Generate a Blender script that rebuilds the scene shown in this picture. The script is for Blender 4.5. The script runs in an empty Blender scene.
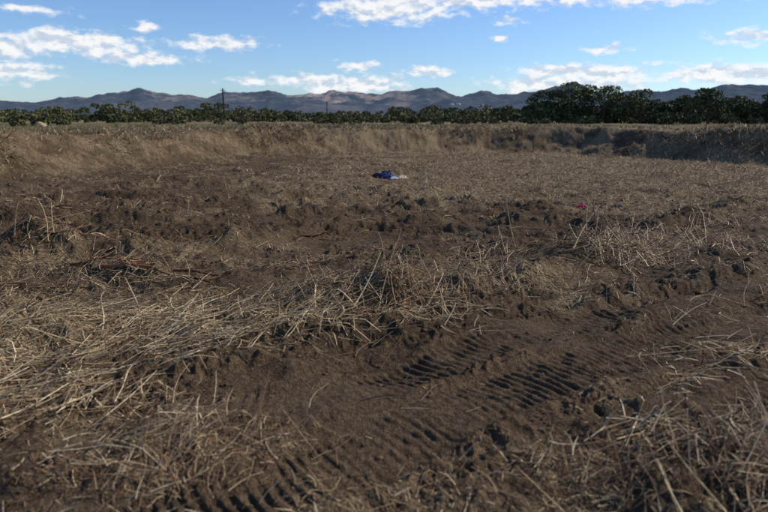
import bpy, math, random
import numpy as np
from math import radians, sin, cos, tan, pi
rng=np.random.default_rng(7)
random.seed(7)
scene=bpy.context.scene
scene.view_settings.view_transform='Standard'
scene.view_settings.look='None'
scene.view_settings.exposure=0

# ------------------------------------------------------------------ noise
_P=np.random.default_rng(3).random((512,512)).astype(np.float64)
def vnoise(x,y):
    xi=np.floor(x); yi=np.floor(y); fx=x-xi; fy=y-yi
    fx=fx*fx*(3-2*fx); fy=fy*fy*(3-2*fy)
    a=xi.astype(np.int32)&511; b=yi.astype(np.int32)&511
    a1=(a+1)&511; b1=(b+1)&511
    p=_P[a,b]; q=_P[a,b1]
    p=p+(_P[a1,b]-p)*fx; q=q+(_P[a1,b1]-q)*fx
    return p+(q-p)*fy
def fbm(x,y,o=4,g=0.5):
    s=0;a=1;t=0
    for i in range(o):
        c,sn=cos(i*0.7+0.3),sin(i*0.7+0.3)
        s=s+a*vnoise((x*c-y*sn)*2**i+17.3*i+100,(x*sn+y*c)*2**i+9.1*i+200); t+=a; a*=g
    return s/t*2-1      # -1..1
def sst(t):
    t=np.clip(t,0,1); return t*t*(3-2*t)
def polydist(x,y,pts):
    best=np.full(np.shape(x),1e9); arc=np.zeros(np.shape(x)); acc=0
    for (ax,ay),(bx,by) in zip(pts[:-1],pts[1:]):
        L=math.hypot(bx-ax,by-ay); ux,uy=(bx-ax)/L,(by-ay)/L
        t=np.clip((x-ax)*ux+(y-ay)*uy,0,L)
        d=np.hypot(x-ax-t*ux,y-ay-t*uy)
        m=d<best; best=np.where(m,d,best); arc=np.where(m,acc+t,arc); acc+=L
    return best,arc
def near_idx(x,y,pts,m):
    p=np.array(pts); a=p.min(0)-m; b=p.max(0)+m
    return np.nonzero((x>a[0])&(x<b[0])&(y>a[1])&(y<b[1]))[0]
def smoothpath(p,n=5):
    p=[np.array(q,float) for q in p]; out=[]
    q=[2*p[0]-p[1]]+p+[2*p[-1]-p[-2]]
    for i in range(1,len(q)-2):
        for k in range(n):
            t=k/n
            out.append(tuple(0.5*((2*q[i])+(q[i+1]-q[i-1])*t+(2*q[i-1]-5*q[i]+4*q[i+1]-q[i+2])*t*t+(3*q[i]-q[i-1]-3*q[i+1]+q[i+2])*t**3)))
    out.append(tuple(p[-1])); return out

# ------------------------------------------------------------------ terrain
BZ=np.array([-180,-95,-70,-50,-40,-33,-25,-15,-7,0,10,18,25,33,45,60,95,180.])
BR=np.array([60,40,15,16,19,21.5,26,31,34.5,37,38,36,33,30,27,27,60,60.])
BW=np.array([8,8,5,5,5,5,4.6,4,3.6,3.4,3.4,3.2,3.2,3.4,4,4,8,8.])
RIDGES=[ # path, half width, height
 ([(-0.7,5.1),(0.1,5.3),(1.2,5.7),(2.0,6.7),(3.0,7.9),(5.0,10),(7.8,13.2)],0.30,0.13),
 ([(-4.6,7.6),(-2.6,7.4),(-1.6,8.6),(-0.3,10.2),(1.9,10.6),(3.4,9.6)],0.36,0.20),
 ([(-6.5,10.5),(-3.5,10.8),(-1.0,12.6),(2,13.2),(3.6,12.6)],0.42,0.20),
 ([(-9,13.5),(-5,13.4),(-2.5,15.0),(0.5,15.6)],0.5,0.20),
 ([(-5,6.2),(-3.2,6.3),(-2.2,5.7),(-1.2,6.1)],0.3,0.13),
 ([(-3.2,4.1),(-1.9,4.5),(-0.7,4.4),(0.1,4.3)],0.25,0.08),
 ([(3.4,6.0),(5.5,7.4),(9,9.6)],0.30,0.10),
 ([(2.6,4.75),(4.6,5.6),(8.2,7.2)],0.16,0.06),
 ([(0.4,7.2),(1.4,8.0),(3.0,8.9),(4.0,10.8)],0.25,0.10),
 ([(6,16.0),(10,16.5),(14,18)],0.6,0.10),
 ([(-12,17),(-8,17.5),(-4,18.5)],0.6,0.18),
]
RIDGES=[(smoothpath(p),w,h) for p,w,h in RIDGES]
PILES=[(1.75,2.45,0.5,0.10),(1.15,2.25,0.3,0.05),(-0.95,2.62,0.45,0.08),(-1.7,2.4,0.4,0.06),(-0.3,2.1,0.3,0.04),(0.12,5.1,0.35,0.15),(-0.4,5.35,0.3,0.1),
       (2.45,7.05,0.55,0.2),(3.1,7.7,0.5,0.12),(-2.6,6.0,0.55,0.11),(1.42,5.15,0.13,0.08),(1.0,4.4,0.25,0.04),
       (5.4,10.3,0.8,0.16),(-4.5,7.6,0.7,0.18),(-7.5,12,1.0,0.25),(3.3,5.3,0.4,0.06),(8.0,13.2,0.9,0.2),(2.9,3.9,0.35,0.05),(4.2,7.3,0.5,0.1)]
TREADS=[ # path, half width, period, depth
 ([(-0.9,2.0),(-0.2,2.5),(0.35,2.98),(1.2,3.55),(2.2,4.1),(3.6,4.7),(6,5.6)],0.22,0.062,0.020),
 ([(-1.0,3.1),(-0.3,3.25),(0.3,3.65),(0.9,4.15),(2.1,4.75),(4.0,5.4),(7,6.6)],0.20,0.066,0.018),
 ([(1.9,2.9),(2.9,3.5),(4.5,4.3),(7,5.0)],0.2,0.066,0.014),
 ([(-5,8.9),(-2,9.2),(1,11.6),(4,11.6),(8,9.9)],0.3,0.13,0.03),
]
TREADS=[(smoothpath(p),w,pr,dp) for p,w,pr,dp in TREADS]
RUTS=[([(2.0,5.0),(4.0,5.9),(7.5,7.6),(13,10.6)],0.10,0.065),
      ([(2.2,4.5),(4.4,5.2),(8.2,6.7),(14,9.2)],0.09,0.065),
      ([(1.2,3.0),(2.6,3.9),(4.4,4.7),(8,5.8)],0.05,0.035),
      ([(-6,9.6),(-2.4,9.9),(0.3,11.6),(2.6,11.9),(6,10.8)],0.14,0.10),
      ([(-7,7.2),(-3.6,8.4),(-1.4,9.5),(0.6,9.6),(3,8.8)],0.13,0.10),
      ([(-5,9.0),(-2.2,9.1),(0.4,10.9),(2.6,11.3),(5,10.2)],0.12,0.09),
      ([(-8,12.2),(-4,12.2),(-1.5,13.9),(2,14.4),(5,13.4)],0.2,0.12),
      ([(-9,15.2),(-5,15.2),(-2,16.6),(1,16.8)],0.2,0.12),
      ([(1.6,9.0),(4.6,9.3),(9,12.5),(13,17)],0.15,0.09),
      ([(-2.6,3.2),(-0.8,3.75),(0.5,4.6),(1.4,5.1)],0.07,0.04)]
RUTS=[(smoothpath(p),w,h) for p,w,h in RUTS]

def bankt(x,y):
    r=np.hypot(x,y); az=np.degrees(np.arctan2(x,y))
    rb=np.interp(az,BZ,BR)+fbm(x*0.16,y*0.16,3)*1.4+fbm(x*0.8,y*0.8,2)*0.3
    w=np.interp(az,BZ,BW)
    return (r-rb)/w, az, r
def treadmask(x,y):
    x=np.asarray(x,float); shp=x.shape; x=x.ravel(); y=np.asarray(y,float).ravel()
    m=np.zeros(len(x))
    for p,w,pr,dp in TREADS:
        i=near_idx(x,y,p,w+0.1)
        if len(i)==0: continue
        d,_=polydist(x[i],y[i],p); m[i]=np.maximum(m[i],1-sst((d-w)/0.08))
    return m.reshape(shp)
def H(x,y,fine=True):
    x=np.asarray(x,float); y=np.asarray(y,float); shp=x.shape; x=x.ravel(); y=y.ravel()
    s,az,r=bankt(x,y); t=sst(s)
    front=sst((100-np.abs(az))/20)
    low=-0.42*sst((y-4)/11)*front
    z=low*(1-t)+0.87*front*t
    I=np.nonzero(r<120)[0]; X=x[I]; Y=y[I]; S=s[I]; Rr=r[I]; F=front[I]
    nr_=1-sst((Rr-60)/60)
    zz=nr_*(0.07*fbm(X*0.4+5,Y*0.4,2)*sst((Rr-0.5)/4)+0.055*fbm(X*1.7,Y*1.7,3))
    zz+=np.exp(-((S-1.0)/0.35)**2)*F*(0.10+0.16*fbm(X*0.35,Y*0.35,3))
    zz+=np.exp(-((S-0.5)/0.4)**2)*nr_*F*0.20*fbm(X*0.9+40,Y*0.9,5,0.6)
    z[I]+=zz
    z+=t*(1-sst((r-120)/200))*0.25*fbm(x*0.15,y*0.15,2)
    for p,w,h in RIDGES:
        i=near_idx(x,y,p,3*w)
        if len(i)==0: continue
        X=x[i];Y=y[i]; d,a=polydist(X,Y,p)
        z[i]+=h*np.exp(-(d/w)**2)*(0.7+1.1*fbm(X*2.1+h*90,Y*2.1,4))
    for px,py,pr,ph in PILES:
        q=((x-px)**2+(y-py)**2)/pr**2; i=np.nonzero(q<4)[0]
        z[i]+=ph*np.exp(-q[i]*1.4)
    if fine:
        tm=treadmask(x,y)
        I=np.nonzero(r<60)[0]; X=x[I]; Y=y[I]
        cl=np.clip(fbm(X*1.7+50,Y*1.7+20,3)*1.8+0.55,0.15,1)
        lump=1-np.abs(fbm(X*6+3,Y*6,3))*2.2
        zz=0.040*fbm(X*4.5,Y*4.5,3)+cl*(0.035*np.clip(lump,0,1)+0.045*np.clip(fbm(X*14,Y*14,4,0.6)+0.1,0,1))
        z[I]+=(1-0.85*tm[I])*zz
    for p,w,h in RUTS:
        i=near_idx(x,y,p,5*w)
        if len(i)==0: continue
        X=x[i];Y=y[i]; d,a=polydist(X,Y,p); z[i]+=-h*np.exp(-(d/w)**2)+0.7*h*np.exp(-((d-2*w)/w)**2)*(0.8+0.9*fbm(X*3,Y*3,3))
    if fine:
        for p,w,pr,dp in TREADS:
            i=near_idx(x,y,p,w+0.2)
            if len(i)==0: continue
            X=x[i];Y=y[i]; d,a=polydist(X,Y,p)
            wob=fbm(X*3,Y*3,3)
            m=(1-sst((d-w+0.04)/0.09))*np.clip(0.65+1.3*fbm(X*1.8+9,Y*1.8,3),0.0,1)
            g=np.clip(np.sin((a+0.035*wob)/pr*2*pi)*1.3,-1,0.8)
            z[i]+=m*(-0.012+dp*0.5*g*(0.75+0.8*fbm(X*14,Y*14,2)))+0.018*np.exp(-((d-w-0.05)/0.04)**2)*(0.6+0.8*fbm(X*6,Y*6,2))
    return z.reshape(shp)

def blob(x,y,cx,cy,sx,sy,rot=0):
    c,s=cos(radians(rot)),sin(radians(rot)); dx=x-cx; dy=y-cy
    return np.exp(-((dx*c+dy*s)/sx)**2-((-dx*s+dy*c)/sy)**2)
def strawD(x,y):
    n=fbm(x*0.9+11,y*0.9,4); n2=fbm(x*3.1,y*3.1+7,3)
    d=0.15+0.6*n+0.6*n2
    d+=0.6*blob(x,y,-2.3,4.3,1.6,0.8,12)+0.4*blob(x,y,-3.6,5.2,1.6,1.0)+0.3*blob(x,y,-0.6,4.6,1.0,0.45)
    d+=0.3*blob(x,y,0.3,5.2,1.2,0.4,15)+0.3*blob(x,y,1.9,2.45,0.8,0.35)+0.2*blob(x,y,-1.1,2.6,0.8,0.3)
    d+=0.35*blob(x,y,3.0,7.6,2.2,0.5,40)+0.3*blob(x,y,-3.4,6.6,1.5,0.6)+0.2*blob(x,y,4,6.2,2,0.5,20)
    d-=0.35*blob(x,y,0.1,3.35,1.9,0.6,8)+0.25*blob(x,y,1.5,4.4,1.5,0.45,20)+0.3*blob(x,y,4,4.6,2,0.8)
    d-=0.2*blob(x,y,-2.0,10.0,4.5,2.6)
    d+=0.85*sst((y-11.0)/5)*sst((x+6)/6)*np.clip(0.75+0.7*fbm(x*0.35,y*0.7,3),0,1)
    d-=0.3*treadmask(x,y)
    s,az,rr=bankt(x,y)
    d+=0.3*sst((s+0.2)/0.6)*(az<5)-0.35*np.exp(-((s-0.5)/0.5)**2)*sst((az+2)/6)
    return np.clip(d,0.03,1)

def mesh_np(name,V,F,mat,attrs=None,smooth=False,fcols=None):
    me=bpy.data.meshes.new(name)
    V=np.asarray(V,np.float32); F=np.asarray(F,np.int32)
    k=F.shape[1]
    me.vertices.add(len(V)); me.vertices.foreach_set('co',V.ravel())
    me.loops.add(F.size); me.loops.foreach_set('vertex_index',F.ravel())
    me.polygons.add(len(F)); me.polygons.foreach_set('loop_start',np.arange(0,F.size,k,dtype=np.int32))
    me.update(calc_edges=True)
    if smooth: me.polygons.foreach_set('use_smooth',np.ones(len(F),bool))
    if attrs is not None:
        a=me.color_attributes.new('col','FLOAT_COLOR','POINT')
        c=np.ones((len(V),4),np.float32); c[:,:3]=attrs; a.data.foreach_set('color',c.ravel())
    if fcols is not None: me.polygons.foreach_set('material_index',np.asarray(fcols,np.int32))
    for m in (mat if isinstance(mat,list) else [mat]): me.materials.append(m)
    ob=bpy.data.objects.new(name,me); scene.collection.objects.link(ob)
    return ob

# ------------------------------------------------------------------ materials
class NT:
    def __init__(s,nt): s.nt=nt; s.n=nt.nodes; s.l=nt.links
    def add(s,t,**k):
        n=s.n.new(t)
        for a,b in k.items(): setattr(n,a,b)
        return n
    def put(s,sock,v):
        if isinstance(v,bpy.types.NodeSocket): s.l.new(v,sock)
        else: sock.default_value=v
    def math(s,op,a,b=0.0,clamp=False):
        n=s.add('ShaderNodeMath',operation=op,use_clamp=clamp); s.put(n.inputs[0],a); s.put(n.inputs[1],b); return n.outputs[0]
    def vm(s,op,a,b=None):
        n=s.add('ShaderNodeVectorMath',operation=op); s.put(n.inputs[0],a)
        if b is not None: s.put(n.inputs[1],b)
        return n.outputs['Value'] if op=='LENGTH' else n.outputs[0]
    def noise(s,vec,scale,detail=4,rough=0.5,dist=0):
        n=s.add('ShaderNodeTexNoise'); s.put(n.inputs['Vector'],vec)
        n.inputs['Scale'].default_value=scale; n.inputs['Detail'].default_value=detail
        n.inputs['Roughness'].default_value=rough; n.inputs['Distortion'].default_value=dist
        return n
    def mix(s,f,a,b,mode='MIX'):
        n=s.add('ShaderNodeMix',data_type='RGBA',blend_type=mode)
        s.put(n.inputs[0],f); s.put(n.inputs[6],a); s.put(n.inputs[7],b); return n.outputs[2]
    def rng(s,v,a,b,c=0.0,d=1.0,smooth=False):
        n=s.add('ShaderNodeMapRange'); n.interpolation_type='SMOOTHSTEP' if smooth else 'LINEAR'
        s.put(n.inputs[0],v); n.inputs[1].default_value=a; n.inputs[2].default_value=b; n.inputs[3].default_value=c; n.inputs[4].default_value=d
        return n.outputs[0]
def newmat(name,rough=0.9,spec=0.2):
    m=bpy.data.materials.new(name); m.use_nodes=True
    t=NT(m.node_tree); b=m.node_tree.nodes['Principled BSDF']
    b.inputs['Roughness'].default_value=rough; b.inputs['Specular IOR Level'].default_value=spec
    return m,t,b
def C(r,g,b): return (r,g,b,1)

# soil / ground : attribute R straw cover, G large-scale variation, B beyond-the-bank vegetation
msoil,t,b=newmat('soil',0.95,0.1)
at=t.add('ShaderNodeAttribute',attribute_name='col')
sep=t.add('ShaderNodeSeparateColor'); t.l.new(at.outputs['Color'],sep.inputs[0])
geo=t.add('ShaderNodeNewGeometry'); pos=geo.outputs['Position']
n2=t.noise(pos,24,4,0.68).outputs[0]; n3=t.noise(pos,120,2,0.6).outputs[0]
soil=t.mix(sep.outputs[1],C(0.044,0.027,0.015),C(0.104,0.068,0.039))
soil=t.mix(t.rng(n2,0.44,0.74),soil,C(0.185,0.130,0.078))
soil=t.mix(t.math('MULTIPLY',t.rng(n3,0.52,0.38),0.7),soil,C(0.014,0.009,0.006))
strawc=t.mix(t.rng(n2,0.3,0.7),C(0.24,0.17,0.095),C(0.58,0.45,0.27))
mp=t.add('ShaderNodeMapping'); mp.inputs['Scale'].default_value=(9,60,9); mp.inputs['Rotation'].default_value=(0,0,0.5); t.l.new(pos,mp.inputs[0])
f1=t.noise(mp.outputs[0],1,2,0.7,0.8).outputs[0]
fib=t.rng(f1,0.48,0.62)
fm=t.math('MULTIPLY',t.rng(sep.outputs[0],0.15,0.9),t.math('ADD',t.math('MULTIPLY',fib,0.65),0.17),True)
col=t.mix(fm,soil,strawc)
veg=t.mix(t.rng(sep.outputs[1],0.42,0.58),C(0.24,0.175,0.09),C(0.085,0.080,0.033))
veg=t.mix(t.rng(n2,0.45,0.7),veg,C(0.22,0.165,0.09))
col=t.mix(sep.outputs[2],col,veg)
t.l.new(col,b.inputs['Base Color'])
bm=t.add('ShaderNodeBump'); bm.inputs['Strength'].default_value=1.0; bm.inputs['Distance'].default_value=0.04
hh=t.math('ADD',n2,t.math('MULTIPLY',n3,0.4))
t.l.new(hh,bm.inputs['Height']); t.l.new(bm.outputs[0],b.inputs['Normal'])

def attrmat(name,rough=0.75,spec=0.25,noisesc=None,bump=False):
    m,t,b=newmat(name,rough,spec)
    at=t.add('ShaderNodeAttribute',attribute_name='col'); c=at.outputs['Color']
    if noisesc:
        g=t.add('ShaderNodeNewGeometry'); n=t.noise(g.outputs['Position'],noisesc,2,0.6).outputs[0]
        c=t.mix(1.0,c,t.mix(t.rng(n,0.3,0.7),C(0.55,0.52,0.5),C(1.35,1.3,1.25)),'MULTIPLY')
        if bump:
            bb=t.add('ShaderNodeBump'); bb.inputs['Strength'].default_value=0.8; bb.inputs['Distance'].default_value=0.3/noisesc
            t.l.new(n,bb.inputs['Height']); t.l.new(bb.outputs[0],b.inputs['Normal'])
    t.l.new(c,b.inputs['Base Color'])
    return m
mstraw=attrmat('dry_straw',0.6,0.3,60)
mclod=attrmat('clod_soil',0.95,0.1,45,True)
mwood=attrmat('weathered_wood',0.85,0.15,35)
mleaf=attrmat('leaves',0.7,0.2)

# ------------------------------------------------------------------ ground sheet (fan grid, closed all round)
azd=np.concatenate([np.linspace(-180,-62,36,endpoint=False),np.linspace(-62,-36,50,endpoint=False),np.linspace(-36,36,950,endpoint=False),
                    np.linspace(36,62,50,endpoint=False),np.linspace(62,180,36,endpoint=False)])
rr=np.concatenate([np.linspace(0.3,1.7,10,endpoint=False),np.geomspace(1.7,45,900,endpoint=False),np.geomspace(45,12000,90)])
A,R=np.meshgrid(np.radians(azd),rr)
X=R*np.sin(A); Y=R*np.cos(A); Z=H(X,Y)
na,nr=len(azd),len(rr)
V=np.stack([X.ravel(),Y.ravel(),Z.ravel()],1)
i=np.arange(nr-1)[:,None]*na; j=np.arange(na)[None,:]; j1=(j+1)%na
F=np.stack([(i+j),(i+j1),(i+na+j1),(i+na+j)],-1).reshape(-1,4)[:, ::-1]
s_,az_,r_=bankt(X,Y)
sd=strawD(X,Y); vg=sst((s_-0.9)/1.2)*sst((r_-22)/8)
cols=np.zeros((len(V),3),np.float32); cols[:,0]=sd.ravel(); cols[:,2]=vg.ravel()
cols[:,1]=np.where(vg>0.3,0.5+0.5*fbm(X*0.05,Y*0.05,5),np.clip(0.5+1.0*fbm(X*0.9,Y*0.9,5),0,1)).ravel()
ground=mesh_np('ground',V,F,msoil,cols,True)

# ------------------------------------------------------------------ strands
def strands(P,col,rad,sides=3):
    N,K,_=P.shape
    T=np.gradient(P,axis=1); T/=np.linalg.norm(T,axis=2,keepdims=True)+1e-9
    up=np.zeros_like(T); up[...,2]=1.0
    m=np.abs(T[...,2])>0.9; up[m]=(1,0,0)
    B=np.cross(T,up); B/=np.linalg.norm(B,axis=2,keepdims=True)+1e-9
    Nn=np.cross(B,T)
    ang=np.arange(sides)/sides*2*pi+0.4
    V=P[:,:,None,:]+rad[:,:,None,None]*(np.cos(ang)[None,None,:,None]*B[:,:,None,:]+np.sin(ang)[None,None,:,None]*Nn[:,:,None,:])
    base=(np.arange(N)[:,None,None]*K+np.arange(K-1)[None,:,None])*sides
    k=np.arange(sides)[None,None,:]; k1=(k+1)%sides
    F=np.stack([base+k,base+k1,base+sides+k1,base+sides+k],-1).reshape(-1,4)
    Cc=np.repeat(col[:,None,:],K*sides,1).reshape(-1,3)
    return V.reshape(-1,3),F,Cc
def join(parts):
    Vs,Fs,Cs=[],[],[];o=0
    for V,F,Cc in parts:
        Vs.append(V);Fs.append(F+o);Cs.append(Cc);o+=len(V)
    return np.vstack(Vs),np.vstack(Fs),np.vstack(Cs)
PAL=np.array([(0.56,0.43,0.245),(0.42,0.31,0.17),(0.72,0.60,0.38),(0.22,0.145,0.075),(0.11,0.066,0.036),(0.20,0.105,0.05),(0.38,0.295,0.175)])
def strawcol(n,pw):
    idx=rng.choice(len(PAL),n,p=np.array(pw)/sum(pw))
    return PAL[idx]*rng.uniform(0.7,1.15,(n,1))
def scatter(n,r0,r1,expo,azm=40):
    u=rng.random(n)
    r=(r0**(expo+1)+u*(r1**(expo+1)-r0**(expo+1)))**(1/(expo+1))
    a=np.radians(rng.uniform(-azm,azm,n)); return r*np.sin(a),r*np.cos(a),r
def lying(x,y,L,K,rad,lift,bend=0.25,th=None):
    n=len(x)
    if th is None: th=rng.uniform(0,2*pi,n)
    s=np.linspace(-0.5,0.5,K)[None,:]
    c=rng.normal(0,bend,n)[:,None]
    ang=th[:,None]+c*s*2
    dx=np.cumsum(np.cos(ang),1)/K; dy=np.cumsum(np.sin(ang),1)/K
    px=x[:,None]+(dx-dx.mean(1,keepdims=True))*L[:,None]; py=y[:,None]+(dy-dy.mean(1,keepdims=True))*L[:,None]
    g=H(px,py)
    lin=g[:,:1]*(1-(s+0.5))+g[:,-1:]*(s+0.5)
    z=0.35*g+0.65*np.maximum(lin,g)
    tilt=rng.random(n)[:,None]**3*lift[:,None]*L[:,None]
    z=z+tilt*(s+0.5)+rad[:,None]*0.7+rng.random((n,1))*0.006
    P=np.stack([px,py,z],-1)
    return P,rad[:,None]*np.linspace(1,0.6,K)[None,:]

parts=[]
x,y,r=scatter(210000,1.7,36,-0.02); d=strawD(x,y); k=rng.random(len(x))<d**1.25; x,y,r,d=x[k],y[k],r[k],d[k]; n=len(x)
L=rng.lognormal(-3.1,0.55,n)*(0.9+0.07*r); rad=rng.uniform(0.0009,0.0022,n)*(1+0.12*r)
P,rd=lying(x,y,L,2,rad,np.full(n,0.6)); parts.append(strands(P,strawcol(n,[4,4,3,3,3,2.5,3]),rd))
x,y,r=scatter(48000,1.7,24,-0.25); d=strawD(x,y); k=rng.random(len(x))<d**1.6; x,y,r,d=x[k],y[k],r[k],d[k]; n=len(x)
L=rng.lognormal(-2.2,0.5,n); rad=rng.uniform(0.0013,0.0034,n)*(1+0.06*r)
P,rd=lying(x,y,L,3,rad,np.full(n,0.5),0.2); parts.append(strands(P,strawcol(n,[4,4,3,3,2.5,2,3]),rd))
V,F,Cc=join(parts); mesh_np('straw_litter',V,F,mstraw,Cc); parts=[]

def cluster(cx,cy,sx,sy,n,Lm,thm,ths,rad0,lift,pw,K=4,bend=0.3):
    lng=pw is pale
    n=int(n*(0.9 if lng else 1.0)); ths=max(ths,35 if lng else 45)
    m=max(3,n//(30 if lng else 22)); ccx=rng.normal(cx,sx*1.1,m); ccy=rng.normal(cy,sy*1.1,m); q=rng.integers(0,m,n)
    x=ccx[q]+rng.normal(0,sx*0.3,n); y=np.maximum(ccy[q]+rng.normal(0,sy*0.4,n),1.75)
    thc=rng.normal(radians(thm),radians(ths)*0.7,m)
    L=rng.lognormal(math.log(Lm*(0.85 if lng else 0.62)),0.5,n); rad=rng.uniform(0.6,1.7,n)*rad0*(1.35 if lng else 1.15)
    P,rd=lying(x,y,L,K,rad,np.full(n,lift*(0.7 if lng else 0.9)),bend*(0.5 if lng else 1),thc[q]+rng.normal(0,radians(ths)*0.8,n))
    P[...,2]+= (rng.random((n,1))**1.8)*0.05
    return strands(P,strawcol(n,pw),rd,3)
pale=[4,3,4.5,1.5,0.8,0.7,2.5]; dull=[2,3,1.4,4,4,2.5,3]; darkp=[1,2,0.9,3,5,4,2]
parts+= [cluster(-2.6,3.75,0.65,0.22,420,0.42,8,28,0.0026,0.5,pale),
         cluster(-1.9,4.3,0.8,0.35,600,0.36,15,40,0.0024,0.5,pale),
         cluster(-2.1,3.2,0.5,0.2,240,0.34,15,40,0.0024,0.5,pale),
         cluster(-3.4,4.9,0.8,0.5,500,0.36,10,50,0.0026,0.5,pale),
         cluster(-0.7,4.75,0.7,0.3,380,0.3,20,50,0.0022,0.6,pale),
         cluster(-0.4,4.0,0.6,0.4,110,0.26,20,50,0.0020,0.4,pale),
         cluster(0.0,5.15,0.6,0.3,650,0.26,40,70,0.0026,1.0,darkp),
         cluster(0.9,5.5,0.5,0.3,300,0.28,20,60,0.0024,0.8,dull),
         cluster(2.5,7.1,0.7,0.35,500,0.34,45,60,0.0035,0.9,dull),
         cluster(3.4,8.0,0.9,0.5,450,0.34,45,50,0.0035,0.7,dull),
         cluster(5.4,10.3,1.2,0.6,350,0.36,40,60,0.004,0.6,dull),
         cluster(-2.7,6.1,0.8,0.4,450,0.33,-10,60,0.003,0.8,dull),
         cluster(-4.6,7.6,1.0,0.5,450,0.36,0,70,0.0036,0.7,darkp),
         cluster(-7.5,12,1.8,0.9,400,0.4,0,70,0.005,0.7,dull),
         cluster(1.75,2.4,0.38,0.22,700,0.2,50,60,0.0018,1.0,darkp),
         cluster(1.85,2.35,0.35,0.2,130,0.24,60,45,0.0018,1.2,pale),
         cluster(1.1,2.3,0.35,0.2,280,0.18,20,60,0.0018,0.8,darkp),
         cluster(-1.0,2.6,0.42,0.22,650,0.2,30,60,0.0018,0.9,darkp),
         cluster(-1.2,2.45,0.4,0.25,110,0.26,-5,40,0.0019,0.7,pale),
         cluster(-1.9,2.9,0.4,0.25,170,0.28,10,50,0.0022,0.6,dull),
         cluster(-0.35,2.15,0.4,0.15,130,0.16,30,60,0.0016,0.5,darkp),
         cluster(3.5,4.4,0.9,0.4,200,0.26,20,50,0.0022,0.5,dull),
         cluster(2.4,3.2,0.5,0.3,110,0.26,-30,40,0.0020,0.5,pale)]
V,F,Cc=join(parts); mesh_np('straw_heap',V,F,mstraw,Cc); parts=[]

def tussock(cx,cy,n,Lm,rad0,spread,pw):
    th=rng.uniform(0,2*pi,n); el=np.radians(rng.uniform(5,60,n)); L=rng.lognormal(math.log(Lm*0.66),0.5,n)
    bx=cx+rng.normal(0,spread,n); by=cy+rng.normal(0,spread,n); bz=H(bx,by)-0.01
    K=4; s=np.linspace(0,1,K)[None,:]
    droop=rng.uniform(0.1,1.1,n)[:,None]
    hx=np.cos(el)[:,None]*s*L[:,None]*(1+0.3*s); z=bz[:,None]+np.sin(el)[:,None]*L[:,None]*(s-droop*0.55*s*s)
    kink=rng.normal(0,0.5,(n,1))*s
    px=bx[:,None]+hx*np.cos(th[:,None]+kink); py=by[:,None]+hx*np.sin(th[:,None]+kink)
    P=np.stack([px,py,z],-1)
    rd=(rng.uniform(0.6,1.5,n)*rad0)[:,None]*np.linspace(1,0.5,K)[None,:]
    return strands(P,strawcol(n,pw),rd)
TU=[(0.12,5.1,150,0.17,0.0026,0.12),(-0.45,5.3,110,0.15,0.0024,0.14),(0.5,5.25,90,0.14,0.0024,0.14),(1.42,5.15,60,0.07,0.0025,0.04),
    (2.45,7.0,150,0.26,0.004,0.2),(2.9,7.5,80,0.2,0.004,0.25),(1.6,2.4,130,0.12,0.0016,0.12),(1.95,2.5,130,0.14,0.0018,0.14),
    (2.1,2.85,50,0.10,0.0016,0.12),(-0.85,2.65,120,0.11,0.0016,0.12),(-1.15,2.55,100,0.12,0.0016,0.12),(-2.6,6.05,70,0.18,0.003,0.2),(-4.4,7.6,100,0.22,0.004,0.4),
    (5.3,10.2,70,0.22,0.005,0.6),(-7.6,12,80,0.25,0.006,0.7),(-1.9,8.3,70,0.18,0.004,0.4),(1.9,10.6,90,0.18,0.006,0.5),(-3.3,4.9,50,0.2,0.0026,0.2),
    (3.0,3.9,50,0.12,0.002,0.12),(-0.2,2.05,40,0.08,0.0014,0.08),(0.75,2.15,50,0.08,0.0014,0.1)]
for cx,cy,n,L,r0,sp in TU: parts.append(tussock(cx,cy,n,L,r0,sp,darkp if random.random()<.6 else dull))
x,y,r=scatter(420,2.2,30,0.4); d=strawD(x,y)
for a,b_,q,dd in zip(x,y,r,d):
    if dd>0.35: parts.append(tussock(a,b_,18,0.06+0.005*q,0.0015+0.00045*q,0.04+0.010*q,dull if random.random()<.6 else darkp))
V,F,Cc=join(parts); mesh_np('dry_grass_tussocks',V,F,mstraw,Cc); parts=[]

def stalk(p0,p1,rad,col,K=6,bend=0.04):
    p0=np.array(p0,float);p1=np.array(p1,float); s=np.linspace(0,1,K)[:,None]
    L=np.linalg.norm(p1-p0); off=np.array([random.uniform(-1,1),random.uniform(-1,1),random.uniform(-.5,.5)])*bend*L
    P=p0*(1-s)+p1*s+off*np.sin(s*pi)
    return strands(P[None],np.array([col]),(rad*np.linspace(1,0.45,K))[None],6)
def onG(x,y,dz=0): return (x,y,float(H(np.array([x]),np.array([y]))[0])+dz)
st=[((1.72,7.6),(1.55,7.5,0.62),0.007,(0.5,0.4,0.25)),((2.62,7.2),(2.5,7.1,0.42),0.010,(0.2,0.13,0.08)),((2.2,6.8),(2.62,7.2,0.42),0.010,(0.5,0.4,0.27)),
    ((2.9,7.3),(3.15,7.2,0.34),0.008,(0.4,0.32,0.2)),((-0.1,4.95),(0.05,4.9,0.2),0.006,(0.14,0.09,0.055)),
    ((-0.05,3.75),(0.15,4.0,0.16),0.0045,(0.16,0.1,0.06)),((1.62,3.1),(1.5,3.3,0.2),0.003,(0.42,0.34,0.2)),((1.9,2.6),(1.72,2.72,0.3),0.0032,(0.55,0.45,0.29)),
    ((2.05,2.45),(2.25,2.5,0.28),0.003,(0.5,0.4,0.26)),((-2.15,5.0),(-2.2,4.9,0.26),0.006,(0.6,0.5,0.33)),((-4.6,7.3),(-4.4,7.2,0.55),0.007,(0.4,0.33,0.2)),
    ((5.2,10),(5.0,9.8,0.6),0.009,(0.4,0.3,0.2)),((1.3,2.25),(1.28,2.3,0.24),0.0028,(0.55,0.45,0.3))]
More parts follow.
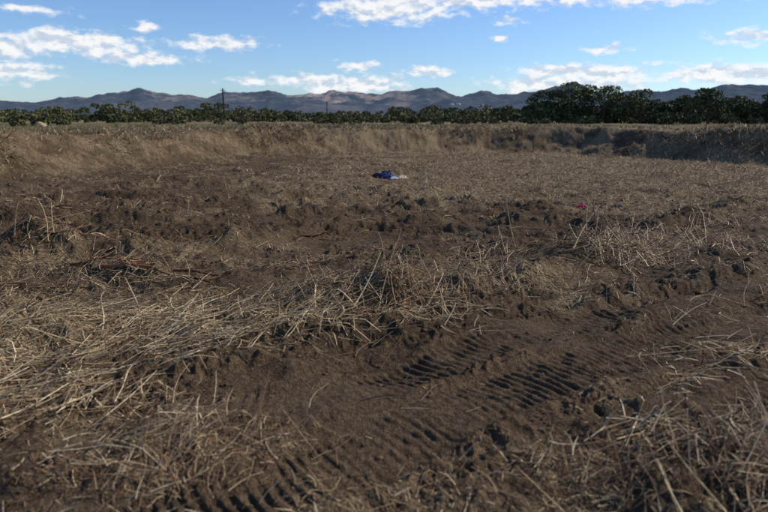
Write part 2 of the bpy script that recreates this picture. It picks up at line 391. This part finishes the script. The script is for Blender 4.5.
for (a,b_),(c,d,h),rd,co in st:
    g=onG(a,b_,-0.02); g2=onG(c,d)
    parts.append(stalk(g,(c,d,g2[2]+h),rd,co))
V,F,Cc=join(parts); mesh_np('dry_stalks',V,F,mwood,Cc); parts=[]

def branch(x,y,th,L,rad,col,h=0.03,forks=3):
    out=[];K=9
    c,s=cos(th),sin(th); w=[random.uniform(-1,1) for _ in range(3)]
    tt=np.linspace(0,1,K)
    px=x+c*L*tt-s*L*0.08*(w[0]*np.sin(tt*pi)+w[1]*np.sin(tt*2*pi)); py=y+s*L*tt+c*L*0.08*(w[0]*np.sin(tt*pi)+w[1]*np.sin(tt*2*pi))
    g=H(px,py); lin=np.linspace(max(g[0],g[:3].max()),g[-1],K)
    pz=np.maximum(0.3*g+0.7*lin,g-0.2*rad)+rad*0.5+h*np.sin(tt*pi*0.8)
    P=np.stack([px,py,pz],-1)
    out.append(strands(P[None],np.array([col]),(rad*np.linspace(1,0.35,K))[None],6))
    for f in range(forks):
        q=random.uniform(0.25,0.9); i0=int(q*(K-1)); p=P[i0]
        th2=th+random.choice([-1,1])*random.uniform(0.4,1.1); L2=L*random.uniform(0.2,0.45)
        e=p+np.array([cos(th2)*L2,sin(th2)*L2,random.uniform(-0.02,0.25)*L2])
        e[2]=max(e[2],float(H(np.array([e[0]]),np.array([e[1]]))[0])+0.004)
        out.append(stalk(p,e,rad*0.5,col,5,0.1))
    return out
BR_=[(-2.95,6.5,-1.0,0.7,0.022,(0.17,0.08,0.042)),(-2.9,5.95,-0.35,0.85,0.028,(0.22,0.10,0.055)),(-2.3,6.1,-0.2,0.6,0.022,(0.13,0.07,0.04)),(-3.4,6.25,0.2,0.7,0.018,(0.12,0.07,0.04)),
     (-2.0,5.7,-0.5,0.55,0.018,(0.09,0.055,0.035)),(-0.35,4.95,0.1,0.5,0.013,(0.12,0.075,0.045)),(0.0,5.2,0.9,0.45,0.013,(0.10,0.065,0.04)),(0.15,4.75,1.7,0.35,0.013,(0.13,0.08,0.05)),
     (2.2,7.2,0.4,0.7,0.016,(0.13,0.09,0.055)),(2.6,6.9,2.2,0.6,0.014,(0.3,0.22,0.14)),(2.0,6.75,0.1,0.6,0.012,(0.28,0.2,0.13)),(3.2,8.0,0.8,0.8,0.016,(0.16,0.11,0.07)),
     (2.1,3.6,-0.55,1.0,0.006,(0.38,0.3,0.19)),(2.6,3.9,-0.35,1.2,0.006,(0.35,0.27,0.17)),(1.2,2.6,0.5,0.4,0.0045,(0.28,0.2,0.12)),(1.5,2.3,1.1,0.35,0.004,(0.35,0.27,0.17)),(1.8,2.25,2.2,0.3,0.004,(0.3,0.22,0.14)),
     (-1.3,2.5,0.1,0.5,0.006,(0.2,0.14,0.09)),(-0.9,2.3,0.7,0.35,0.005,(0.25,0.18,0.11)),(-5.2,7.8,0.1,1.1,0.022,(0.11,0.07,0.045)),(-4.2,7.3,0.5,0.8,0.018,(0.13,0.08,0.05)),
     (5.0,10.2,0.7,1.0,0.018,(0.13,0.09,0.06)),(7.6,13,0.5,1.3,0.02,(0.12,0.08,0.05)),(-7.8,12.2,0.1,1.4,0.025,(0.1,0.065,0.04)),(-1.2,8.6,0.6,0.7,0.014,(0.1,0.06,0.04)),
     (-0.2,3.9,1.0,0.3,0.004,(0.2,0.13,0.08)),(0.2,3.1,0.9,0.25,0.0035,(0.2,0.14,0.09)),(-3.9,5.5,0.3,0.8,0.012,(0.2,0.14,0.09))]
for x,y,th,L,rd,co in BR_: parts+=branch(x,y,th,L,rd,co)
for q in range(230):
    x,y,r=scatter(1,2.0,26,0.1); x,y,r=float(x[0]),float(y[0]),float(r[0])
    if treadmask(np.array([x]),np.array([y]))[0]>0.5 and random.random()<0.7: continue
    co=random.choice([(0.10,0.06,0.04),(0.15,0.085,0.05),(0.2,0.14,0.09),(0.3,0.23,0.15),(0.07,0.045,0.03)])
    parts+=branch(x,y,random.uniform(0,6.28),random.uniform(0.1,0.32)*(1+0.05*r),random.uniform(0.002,0.006)*(1+0.1*r),co,0.015,random.choice([0,1,2]))
V,F,Cc=join(parts); mesh_np('broken_branches_and_roots',V,F,mwood,Cc,smooth=True); parts=[]

# ------------------------------------------------------------------ clods
import bmesh
def ico(sub):
    bm_=bmesh.new(); bmesh.ops.create_icosphere(bm_,subdivisions=sub,radius=1)
    bm_.verts.ensure_lookup_table()
    V=np.array([v.co[:] for v in bm_.verts]); F=np.array([[v.index for v in f.verts] for f in bm_.faces]); bm_.free(); return V,F
IV,IF=ico(2)
shapes=[]
for q in range(16):
    o=rng.uniform(0,50,2)
    dn=fbm(IV[:,0]*1.9+o[0]+IV[:,2]*0.9,IV[:,1]*1.9+o[1]-IV[:,2]*1.1,3)
    shapes.append(IV*(1+0.8*dn[:,None])*np.array([1,rng.uniform(.6,1),rng.uniform(.35,.6)]))
shapes=np.array(shapes)
def clods(name,n,r0,r1,expo,smin,smax,mask,cola,colb,sc=0.0):
    x,y,r=scatter(n,r0,r1,expo)
    k=mask(x,y); x,y,r=x[k],y[k],r[k]; n=len(x)
    size=(smin*(smax/smin)**(rng.random(n)**2.4))*(1+sc*r)
    th=rng.uniform(0,2*pi,n); S=shapes[rng.integers(0,16,n)]*size[:,None,None]
    c,s=np.cos(th)[:,None],np.sin(th)[:,None]
    vx=S[...,0]*c-S[...,1]*s+x[:,None]; vy=S[...,0]*s+S[...,1]*c+y[:,None]
    vz=S[...,2]+(H(x,y)-size*0.02)[:,None]
    V=np.stack([vx,vy,vz],-1).reshape(-1,3)
    F=(IF[None]+np.arange(n)[:,None,None]*len(IV)).reshape(-1,3)
    f=rng.random((n,1)); col=np.array(cola)*(1-f)+np.array(colb)*f
    return mesh_np(name,V,F,mclod,np.repeat(col,len(IV),0),False)
def cm(x,y):
    d=fbm(x*1.3+60,y*1.3,3)+0.6*fbm(x*4,y*4,2)
    return (rng.random(len(x))<np.clip(0.4+1.3*d,0.05,1)*(1-0.6*treadmask(x,y)))
clods('soil_clods',26000,1.7,26,-0.3,0.0035,0.017,cm,(0.055,0.036,0.022),(0.135,0.093,0.056),0.05)

# ------------------------------------------------------------------ objects left on the field
def cloth(name,cx,cy,sx,sy,h,col,seed,rot=0.0):
    N=36; u,v=np.meshgrid(np.linspace(-1,1,N),np.linspace(-1,1,N))
    rad=np.maximum(np.abs(u),np.abs(v))
    ou=u*(1+0.2*fbm(u*1.2+seed,v*1.2,2)); ov=v*(1+0.25*fbm(u*1.2,v*1.2+seed,2))
    x=ou*sx; y=ov*sy
    c,s=cos(rot),sin(rot); X=cx+x*c-y*s; Y=cy+x*s+y*c
    e=1-sst((rad-0.35)/0.65)
    fold=1-np.abs(fbm(u*2.2+seed,v*2.2+seed*2,3))
    z=H(X,Y,False)+0.06+h*(0.2+0.8*e)*(0.25+0.75*fold**2)*sst((1.02-rad)/0.25)-0.02*(rad>0.97)
    V=np.stack([X,Y,z],-1).reshape(-1,3)
    i=np.arange(N-1)[:,None]*N; j=np.arange(N-1)[None,:]
    F=np.stack([i+j,i+j+1,i+N+j+1,i+N+j],-1).reshape(-1,4)
    m,t,b=newmat(name+'_fabric',0.85,0.2)
    g=t.add('ShaderNodeNewGeometry'); n=t.noise(g.outputs['Position'],14,4).outputs[0]
    t.l.new(t.mix(t.rng(n,0.3,0.7),C(*[k*0.7 for k in col]),C(*[min(1,k*1.25) for k in col])),b.inputs['Base Color'])
    return mesh_np(name,V,F,m,None,True)
def bag(name,cx,cy,col,sc=1.0,rot=0.3):
    root=bpy.data.objects.new(name,None); scene.collection.objects.link(root)
    z0=float(H(np.array([cx]),np.array([cy]))[0]); root.location=(cx,cy,z0); root.rotation_euler=(0,0,rot)
    m,t,b=newmat(name+'_nylon',0.6,0.3)
    g=t.add('ShaderNodeNewGeometry'); n=t.noise(g.outputs['Position'],20,3).outputs[0]
    t.l.new(t.mix(n,C(*[k*0.6 for k in col]),C(*[k*1.3 for k in col])),b.inputs['Base Color'])
    md,_,bd=newmat(name+'_strap',0.8,0.2); bd.inputs['Base Color'].default_value=C(0.02,0.02,0.025)
    SV,SF=ico(4)
    def sup(nm,s,loc,mat,fold=0.1):
        q=np.sign(SV)*np.abs(SV)**0.6; q=q*(1+fold*fbm(q[:,0]*2.5+s[0]*30+q[:,2],q[:,1]*2.5+q[:,2]*1.5,3)[:,None])
        o=mesh_np(nm,q*np.array(s)*sc+np.array(loc)*sc,SF,mat,None,True); o.parent=root; return o
    sup('bag_body',(0.24,0.16,0.12),(0,0,0.13),m,0.16)
    sup('front_pocket',(0.15,0.07,0.075),(0.02,-0.17,0.10),m,0.14)
    sup('top_flap',(0.16,0.10,0.04),(-0.03,0.0,0.25),md,0.14)
    for k,ox in enumerate((-0.1,0.1)):
        tt=np.linspace(0,pi,9); P=np.stack([np.full(9,ox),-0.02+0.17*np.cos(tt),0.17+0.15*np.sin(tt)],-1)*sc
        V,F,_=strands(P[None],np.zeros((1,3)),np.full((1,9),0.014*sc),6); o=mesh_np('strap_%d'%(k+1),V,F,md,None,True); o.parent=root
    return root
bag('backpack',0.10,20.4,(0.035,0.055,0.19),0.9,0.2)
cloth('crumpled_jacket',0.62,20.5,0.2,0.17,0.10,(0.46,0.35,0.27),3.1,0.3)
cloth('crumpled_blanket',-0.2,20.55,0.2,0.15,0.12,(0.06,0.025,0.05),7.7,-0.4)
cloth('folded_tarp',0.33,20.15,0.14,0.1,0.07,(0.5,0.52,0.58),12.3,0.1)
cloth('red_cloth_bag',4.55,13.7,0.14,0.09,0.08,(0.38,0.05,0.07),5.2,0.4)

# small tan boulder at the edge of the bank
bm_v,bm_f=ico(4)
dn=fbm(bm_v[:,0]*1.4+3+bm_v[:,2],bm_v[:,1]*1.4+5-bm_v[:,2],4)
bv=bm_v*(1+0.45*dn[:,None])*np.array([0.42,0.34,0.25]); bx,by=-29.2,52.0
bv+=np.array([bx,by,float(H(np.array([bx]),np.array([by]))[0])+0.15])
mesh_np('boulder',bv,bm_f,mclod,np.tile([[0.34,0.26,0.16]],(len(bv),1)),True)

# ------------------------------------------------------------------ trees and scrub
def leafmesh(centers,radii,n,ls,cola,colb):
    w=radii[:,0]*radii[:,1]; idx=rng.choice(len(centers),n,p=w/w.sum())
    d=rng.normal(size=(n,3)); d/=np.linalg.norm(d,axis=1,keepdims=True); d[:,2]=np.where(d[:,2]<-0.5,-d[:,2],d[:,2])
    rr_=rng.uniform(0.5,1.1,n)**0.6
    p=centers[idx]+d*rr_[:,None]*radii[idx]
    s=ls*rng.uniform(0.6,1.5,n)
    a=rng.normal(size=(n,3)); a/=np.linalg.norm(a,axis=1,keepdims=True)
    b_=np.cross(a,rng.normal(size=(n,3))); b_/=np.linalg.norm(b_,axis=1,keepdims=True)
    a=a*s[:,None]; b_=b_*(s*0.6)[:,None]
    V=np.stack([p-a,p+b_,p+a,p-b_],1).reshape(-1,3); F=np.arange(n*4).reshape(-1,4)
    f=(rng.random(n)*0.5+0.5*rng.random(len(centers))[idx])[:,None]
    col=np.array(cola)*(1-f)+np.array(colb)*f
    return V,F,np.repeat(col,4,0)
def treeparts(x,y,h,w,nl,dark,ls=0.13,trunk=True,zlo=0.1):
    z0=float(H(np.array([x]),np.array([y]),False)[0])
    nb=random.randint(14,20); cs=[];rs=[]
    for k in range(nb):
        a=random.uniform(0,6.28); q=math.sqrt(random.random())*0.46*w; zz=random.uniform(zlo,0.86)*h
        q*=1.0-0.6*max(0,(zz/h-0.45))*2
        rr_=random.uniform(0.10,0.21)*min(w,h*1.2)
        cs.append((x+cos(a)*q,y+sin(a)*q,z0+min(zz,h-rr_*0.8))); rs.append((rr_*1.2,rr_*1.2,rr_*0.85))
    cs=np.array(cs);rs=np.array(rs)
    lp=leafmesh(cs,rs,nl,ls,dark[0],dark[1])
    tp=[]
    if trunk:
        for k in range(random.randint(2,3)):
            ox=random.uniform(-.25,.25)
            tp.append(stalk((x+ox,y,z0-0.1),(x+ox*2+random.uniform(-.3,.3),y+random.uniform(-.3,.3),z0+h*0.5),0.12,(0.08,0.06,0.045),6,0.1))
        for c in cs: tp.append(stalk((x,y,z0+h*0.2),c,0.045,(0.08,0.06,0.045),5,0.1))
    return lp,tp
def build(name,lps,tps):
    V,F,Cc=join(lps+tps); nf=sum(len(l[1]) for l in lps)
    mi=np.zeros(len(F),int); mi[nf:]=1
    return mesh_np(name,V,F,[mleaf,mwood],Cc,fcols=mi)
G1=((0.028,0.040,0.016),(0.115,0.125,0.048)); G2=((0.05,0.055,0.022),(0.15,0.145,0.06)); G3=((0.09,0.08,0.04),(0.18,0.15,0.075))
def bearing(b,d): return d*sin(radians(b)),d*cos(radians(b))
TR=[(13.4,92,3.0,5),(14.7,88,4.4,6),(15.9,90,5.2,6),(17.2,88,5.6,6.5),(18.6,90,5.5,6.5),(19.9,88,5.3,6.5),(21.3,90,5.1,6),(22.6,90,4.5,6),(24.0,92,3.6,6),(25.2,88,3.1,5.5),
    (26.6,90,3.8,6),(27.9,86,4.1,5.5),(29.1,88,3.7,5.5),(30.6,90,3.4,6),(32.0,86,3.7,6),(33.5,86,4.2,6),(35.5,88,4.0,5.5)]
for b0,d,h,w in TR:
    x,y=bearing(b0,d*random.uniform(.95,1.05)); lp,tp=treeparts(x,y,h*random.uniform(.93,1.05),w,3200,G1,0.13); build('oak_tree',[lp],tp)
lps=[]
for q in range(500):
    b0=random.uniform(-38,38); d=random.uniform(70,240)
    if b0>12: d=random.uniform(75,180)
    h=random.uniform(0.7,2.4)*(1+d/400)
    if d<95: h=random.uniform(0.4,1.2)
    if b0>23 and d>85: h*=1.25
    w=h*random.uniform(1.6,2.8)
    if -6<b0<0 : h*=0.75
    x,y=bearing(b0,d); lp,_=treeparts(x,y,h,w,int(380),random.choice([G1,G2,G2,G3] if d<110 else [G1,G2]),0.14*(1+d/300),False); lps.append(lp)
for b0,h in [(-31,2.4),(-28,2.7),(-26.5,2.9),(-24.8,3.0),(-23,3.1),(-21.5,2.8),(-20,3.0),(-18.2,3.2),(-16.7,3.0),(-15.3,3.3),(-13.6,2.9),(-12.2,2.7),(-10.6,2.6),(-9,2.3),(-7.2,2.4),(0.5,3.0),(2,3.2),(3.6,3.1),(5.1,3.3),(6.6,3.0),(8.2,2.9),(9.8,2.8),(11.3,2.6),(12.4,2.8)]:
    x,y=bearing(b0,random.uniform(105,135)); lp,_=treeparts(x,y,h*random.uniform(0.75,1.1),h*2.3,1500,G1 if random.random()<.6 else G2,0.14,False,0.05); lps.append(lp)
build('scrub_thicket',lps,[])
# low dry weeds at the top of the bank
parts=[]
n=18000; b0=rng.uniform(-38,38,n); rbase=np.interp(b0,BZ,BR)+np.interp(b0,BZ,BW)*0.5; d=rbase+rng.exponential(12,n)
x=d*np.sin(np.radians(b0)); y=d*np.cos(np.radians(b0)); cl=fbm(x*0.25,y*0.25,4); kk=(cl>-0.15); x,y,d,cl=x[kk],y[kk],d[kk],cl[kk]; n=len(x)
z=H(x,y); L=rng.uniform(0.05,0.2,n)+0.4*np.clip(cl,0,1)*rng.random(n); th=rng.uniform(0,6.28,n); s=np.linspace(0,1,3)[None,:]; ln=rng.uniform(0.3,1.6,n)[:,None]
P=np.stack([x[:,None]+np.cos(th)[:,None]*s*L[:,None]*ln,y[:,None]+np.sin(th)[:,None]*s*L[:,None]*ln,z[:,None]+s*L[:,None]],-1)
colr=strawcol(n,[2,3,0.6,4,4,2,3]); grn=rng.random(n)<0.35; colr[grn]=np.array([0.07,0.072,0.03])
parts.append(strands(P,colr,np.linspace(1,0.4,3)[None]*rng.uniform(0.012,0.03,(n,1))))
V,F,Cc=join(parts); mesh_np('dry_weeds',V,F,mstraw,Cc)

# ------------------------------------------------------------------ utility poles
def pole(bd,d,h):
    x,y=bearing(bd,d); z0=float(H(np.array([x]),np.array([y]))[0])
    root=bpy.data.objects.new('utility_pole',None); scene.collection.objects.link(root)
    cc=(0.04,0.028,0.024)
    V,F,Cc=strands(np.array([[(x,y,z0-0.3),(x,y,z0+h*0.5),(x,y,z0+h)]]),np.array([cc]),np.array([[0.18,0.16,0.13]]),8)
    o=mesh_np('pole_shaft',V,F,mwood,Cc,True); o.parent=root
    V,F,Cc=strands(np.array([[(x-0.5,y,z0+h-0.4),(x,y,z0+h-0.4),(x+0.5,y,z0+h-0.4)]]),np.array([cc]),np.full((1,3),0.05),4)
    o=mesh_np('crossarm',V,F,mwood,Cc); o.parent=root
    for k,ox in enumerate((-0.45,0.45)):
        V,F,Cc=strands(np.array([[(x+ox,y,z0+h-0.35),(x+ox,y,z0+h-0.2)]]),np.array([(0.1,0.1,0.1)]),np.array([[0.05,0.03]]),6)
        o=mesh_np('insulator_%d'%(k+1),V,F,mwood,Cc); o.parent=root
pole(-14.6,120,6.2); pole(-5.3,200,6.0)

# ------------------------------------------------------------------ mountains
mm,t,b=newmat('hazy_mountain_slopes',1.0,0.0)
g=t.add('ShaderNodeNewGeometry'); pos=g.outputs['Position']
at=t.add('ShaderNodeAttribute',attribute_name='col'); sp=t.add('ShaderNodeSeparateColor'); t.l.new(at.outputs['Color'],sp.inputs[0])
n1=t.noise(pos,0.0018,6,0.68).outputs[0]; n2=t.noise(pos,0.007,5,0.7).outputs[0]
c=t.mix(t.rng(n2,0.42,0.62),C(0.014,0.022,0.030),C(0.050,0.054,0.052))  # dark tone tinted bluish for distance haze
bare=t.math('MULTIPLY',t.rng(n1,0.49,0.57),sp.outputs[0],True)
c=t.mix(bare,c,C(0.27,0.205,0.165))
t.l.new(c,b.inputs['Base Color'])
b.inputs['Emission Color'].default_value=C(0.30,0.43,0.70); b.inputs['Emission Strength'].default_value=0.135  # atmospheric haze painted in as a faint blue glow of the slopes
PB=np.array([(-60,.02),(-40,.024),(-31.7,.023),(-29.5,.021),(-27.6,.029),(-25.6,.031),(-24.6,.036),(-23.2,.037),(-21.5,.043),(-20.2,.037),(-18.5,.033),(-17.2,.036),(-16,.032),(-14.5,.037),(-13,.038),(-11.5,.040),(-10.4,.046),(-9.4,.041),(-8.6,.037),(-6,.038),(-4.5,.043),(-3.1,.041),(-0.4,.036),(1,.040),(2.3,.041),(3.8,.045),(5.2,.047),(6.8,.041),(8.8,.040),(10.4,.035),(12.3,.037),(13.6,.040),(15,.044),(16.2,.048),(17.1,.054),(18,.050),(18.8,.042),(21,.038),(23.2,.038),(25,.041),(27,.040),(29.8,.044),(31.7,.040),(40,.03),(60,.02)])
PB[:,1]*=0.96
PF=np.array([(-60,.014),(-31.7,.018),(-25,.021),(-18,.025),(-12,.021),(-6,.028),(-2,.025),(2,.018),(6,.026),(10,.024),(14,.03),(18,.034),(23,.030),(28,.027),(32,.030),(60,.018)])
azm=np.linspace(-60,60,1100); rm=np.linspace(2400,9500,200); A,R=np.meshgrid(azm,rm); Xm=R*np.sin(np.radians(A)); Ym=R*np.cos(np.radians(A))
def mountH(A,R,X,Y):
    rdg=1-2*np.abs(fbm(X*0.0011+5,Y*0.0011+5,5,0.6)); rd2=1-2*np.abs(fbm(X*0.0019+50,Y*0.0019+50,5,0.6)); rd3=fbm(X*0.006,Y*0.006,4)
    hb=np.interp(A,PB[:,0],PB[:,1])*7000*np.exp(-((R-7000-300*fbm(A*0.15,A*0+3,3))/1300)**2)
    hb=hb*(0.83+0.28*rdg)+34*rd3*(hb/250)
    hf=np.interp(A,PF[:,0],PF[:,1])*4200*np.exp(-((R-4200-500*fbm(A*0.12,A*0+9,3))/800)**2)
    hf=hf*(0.68+0.45*rd2)+14*rd3*(hf/90)
    return np.maximum(hb,hf)-2
Zm=mountH(A,R,Xm,Ym)
na2,nr2=len(azm),len(rm); i=np.arange(nr2-1)[:,None]*na2; j=np.arange(na2-1)[None,:]
Fm=np.stack([i+j,i+na2+j,i+na2+j+1,i+j+1],-1).reshape(-1,4)[:, ::-1]
bz=np.clip(blob(A,R,-5,6500,8,2200)+0.8*blob(A,R,-22,6500,4,2200)+0.3*blob(A,R,16,6500,4,2000),0,1)
cm_=np.zeros((A.size,3)); cm_[:,0]=bz.ravel()
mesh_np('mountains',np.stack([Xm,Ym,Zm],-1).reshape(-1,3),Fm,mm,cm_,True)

mw,_,bw=newmat('white_paint',0.6,0.3); bw.inputs['Base Color'].default_value=C(0.7,0.7,0.68)
mr,_,br=newmat('roof_metal',0.5,0.3); br.inputs['Base Color'].default_value=C(0.3,0.3,0.3)
md,_,bd=newmat('dark_glass',0.2,0.5); bd.inputs['Base Color'].default_value=C(0.03,0.03,0.035)
def house(bd,el,W,D,Hh):
    for r in np.arange(2500,7000,25.):
        x,y=bearing(bd,r); z=float(mountH(np.array([bd]),np.array([r]),np.array([x]),np.array([y]))[0])
        if (z-1.6)/r>=el: break
    root=bpy.data.objects.new('white_farm_building',None); scene.collection.objects.link(root); root.location=(x,y,z-1)
    a,b_=W/2,D/2
    V=[(-a,-b_,-3),(a,-b_,-3),(a,b_,-3),(-a,b_,-3),(-a,-b_,Hh),(a,-b_,Hh),(a,b_,Hh),(-a,b_,Hh)]
    o=mesh_np('walls',V,[(0,1,5,4),(1,2,6,5),(2,3,7,6),(3,0,4,7)],mw); o.parent=root
    o=mesh_np('roof',[(-a-.5,-b_-.5,Hh),(a+.5,-b_-.5,Hh),(a+.5,0,Hh+3),(-a-.5,0,Hh+3),(a+.5,b_+.5,Hh),(-a-.5,b_+.5,Hh)],[(0,1,2,3),(3,2,4,5)],mr); o.parent=root
    for k in range(5):
        xx=-a+W*(k+0.5)/5
        o=mesh_np('window_%d'%(k+1),[(xx-1,-b_-.1,2),(xx+1,-b_-.1,2),(xx+1,-b_-.1,4.5),(xx-1,-b_-.1,4.5)],[(0,1,2,3)],md); o.parent=root
house(6.3,0.0205,18,12,6); house(6.9,0.0205,22,12,6)

# ------------------------------------------------------------------ sun + sky
SA,SE=72,34
sd_=bpy.data.lights.new('sun','SUN'); sd_.energy=5.0; sd_.angle=radians(0.53); sd_.color=(1.0,0.91,0.78)
so=bpy.data.objects.new('sun',sd_); scene.collection.objects.link(so)
from mathutils import Vector
dv=Vector((sin(radians(SA))*cos(radians(SE)),cos(radians(SA))*cos(radians(SE)),sin(radians(SE))))
so.rotation_euler=(-dv).to_track_quat('-Z','Y').to_euler()
w=bpy.data.worlds.new('World'); scene.world=w; w.use_nodes=True
t=NT(w.node_tree); bg=w.node_tree.nodes['Background']
sky=t.add('ShaderNodeTexSky',sky_type='NISHITA'); sky.sun_disc=False; sky.sun_elevation=radians(SE); sky.sun_rotation=radians(SA)
sky.air_density=1.0; sky.dust_density=0.3; sky.ozone_density=2.0
tc=t.add('ShaderNodeTexCoord'); gen=tc.outputs['Generated']
sx=t.add('ShaderNodeSeparateXYZ'); t.l.new(gen,sx.inputs[0])
az=t.math('MULTIPLY',t.math('ARCTAN2',sx.outputs[0],sx.outputs[1]),180/pi)
el=t.math('MULTIPLY',t.math('ARCSINE',sx.outputs[2]),180/pi)
cx=t.add('ShaderNodeCombineXYZ'); t.l.new(az,cx.inputs[0]); t.l.new(el,cx.inputs[1]); base=cx.outputs[0]
sc=t.vm('MULTIPLY',base,(1.0,2.0,1.0))
wn=t.noise(sc,0.5,3,0.6)
warp=t.vm('MULTIPLY',t.vm('SUBTRACT',wn.outputs['Color'],(0.5,0.5,0.5)),(3.2,1.5,0.0))
pw_=t.vm('ADD',base,warp)
CL=[ # bearing, elevation, half width, half height, weight
 (0.5,9.6,6.2,1.35,1.2),(8,10.3,7.0,1.0,1.1),(15,10.2,6.0,0.8,.9),(24,9.9,8,0.8,1),
 (-26.0,6.0,5.4,1.0,1.2),(-21.5,5.0,4.6,0.6,1),(-31.5,5.4,3.2,1.0,1.05),(-31,3.6,3.4,0.7,1),(-20.7,7.5,1.2,0.45,.8),(-14.5,6.4,4.0,0.65,.85),(-30,8.3,3.4,0.4,.65),
 (-2.4,4.7,1.9,0.45,.9),(4.1,4.3,2.3,0.45,1.05),(-7,3.6,4.2,0.5,.85),(-3,3.0,5.0,0.9,1.2),(10.6,6.9,0.9,0.3,.8),(19.3,5.8,1.9,0.4,.8),(-12,3.3,3.0,0.4,.8),
 (15.5,4.1,3.6,0.65,1.05),(19.2,3.8,4.8,0.85,1.15),(16,3.0,6.6,0.7,1.1),(27.5,3.6,3.6,0.9,1.15),(31,3.3,3.8,0.8,1),(30.5,6.2,3.4,0.55,.9),(11,8.2,1.4,0.3,.7),
 (-42,6,6,1.2,1),(42,7,7,1.2,1),(70,12,12,2,1),(-80,12,14,2,1),(150,12,25,2.5,1),(-140,12,16,2,1)]
s0=None
for (a,e,hw,hh,wt) in CL:
    d=t.vm('LENGTH',t.vm('MULTIPLY',t.vm('SUBTRACT',pw_,(a,e,0)),(1/hw,1/hh,0)))
    v=t.math('MULTIPLY_ADD',d,-wt); v.node.inputs[2].default_value=1.25*wt
    s0=v if s0 is None else t.math('MAXIMUM',s0,v)
s0=t.math('MAXIMUM',s0,-1.0)
fn=t.noise(sc,0.7,5,0.56).outputs[0]
dens=t.math('ADD',s0,t.math('MULTIPLY',t.math('SUBTRACT',fn,0.5),2.4))
dens=t.rng(dens,-0.05,0.95,0,1,True)
fn2=t.noise(t.vm('ADD',sc,(0.25,0.8,0)),0.7,3,0.56).outputs[0]
litc=t.rng(t.math('SUBTRACT',fn,fn2),-0.14,0.10,0,1,True)
cc=t.mix(litc,C(6.0,6.8,8.0),C(9.6,9.6,9.6))
skyc=t.mix(1.0,sky.outputs[0],C(0.88,1.10,1.46),'MULTIPLY')
fin=t.mix(t.math('MULTIPLY',dens,0.95),skyc,cc)
t.l.new(fin,bg.inputs['Color']); bg.inputs['Strength'].default_value=0.1

# ------------------------------------------------------------------ camera
cd=bpy.data.cameras.new('camera'); cam=bpy.data.objects.new('camera',cd); scene.collection.objects.link(cam)
cam.location=(0,0,1.6); cam.rotation_euler=(radians(90-13.0),0,0)
cd.sensor_width=36; cd.lens=28; cd.clip_start=0.05; cd.clip_end=30000
cd.dof.use_dof=True; cd.dof.focus_distance=8.0; cd.dof.aperture_fstop=1.8
scene.camera=cam
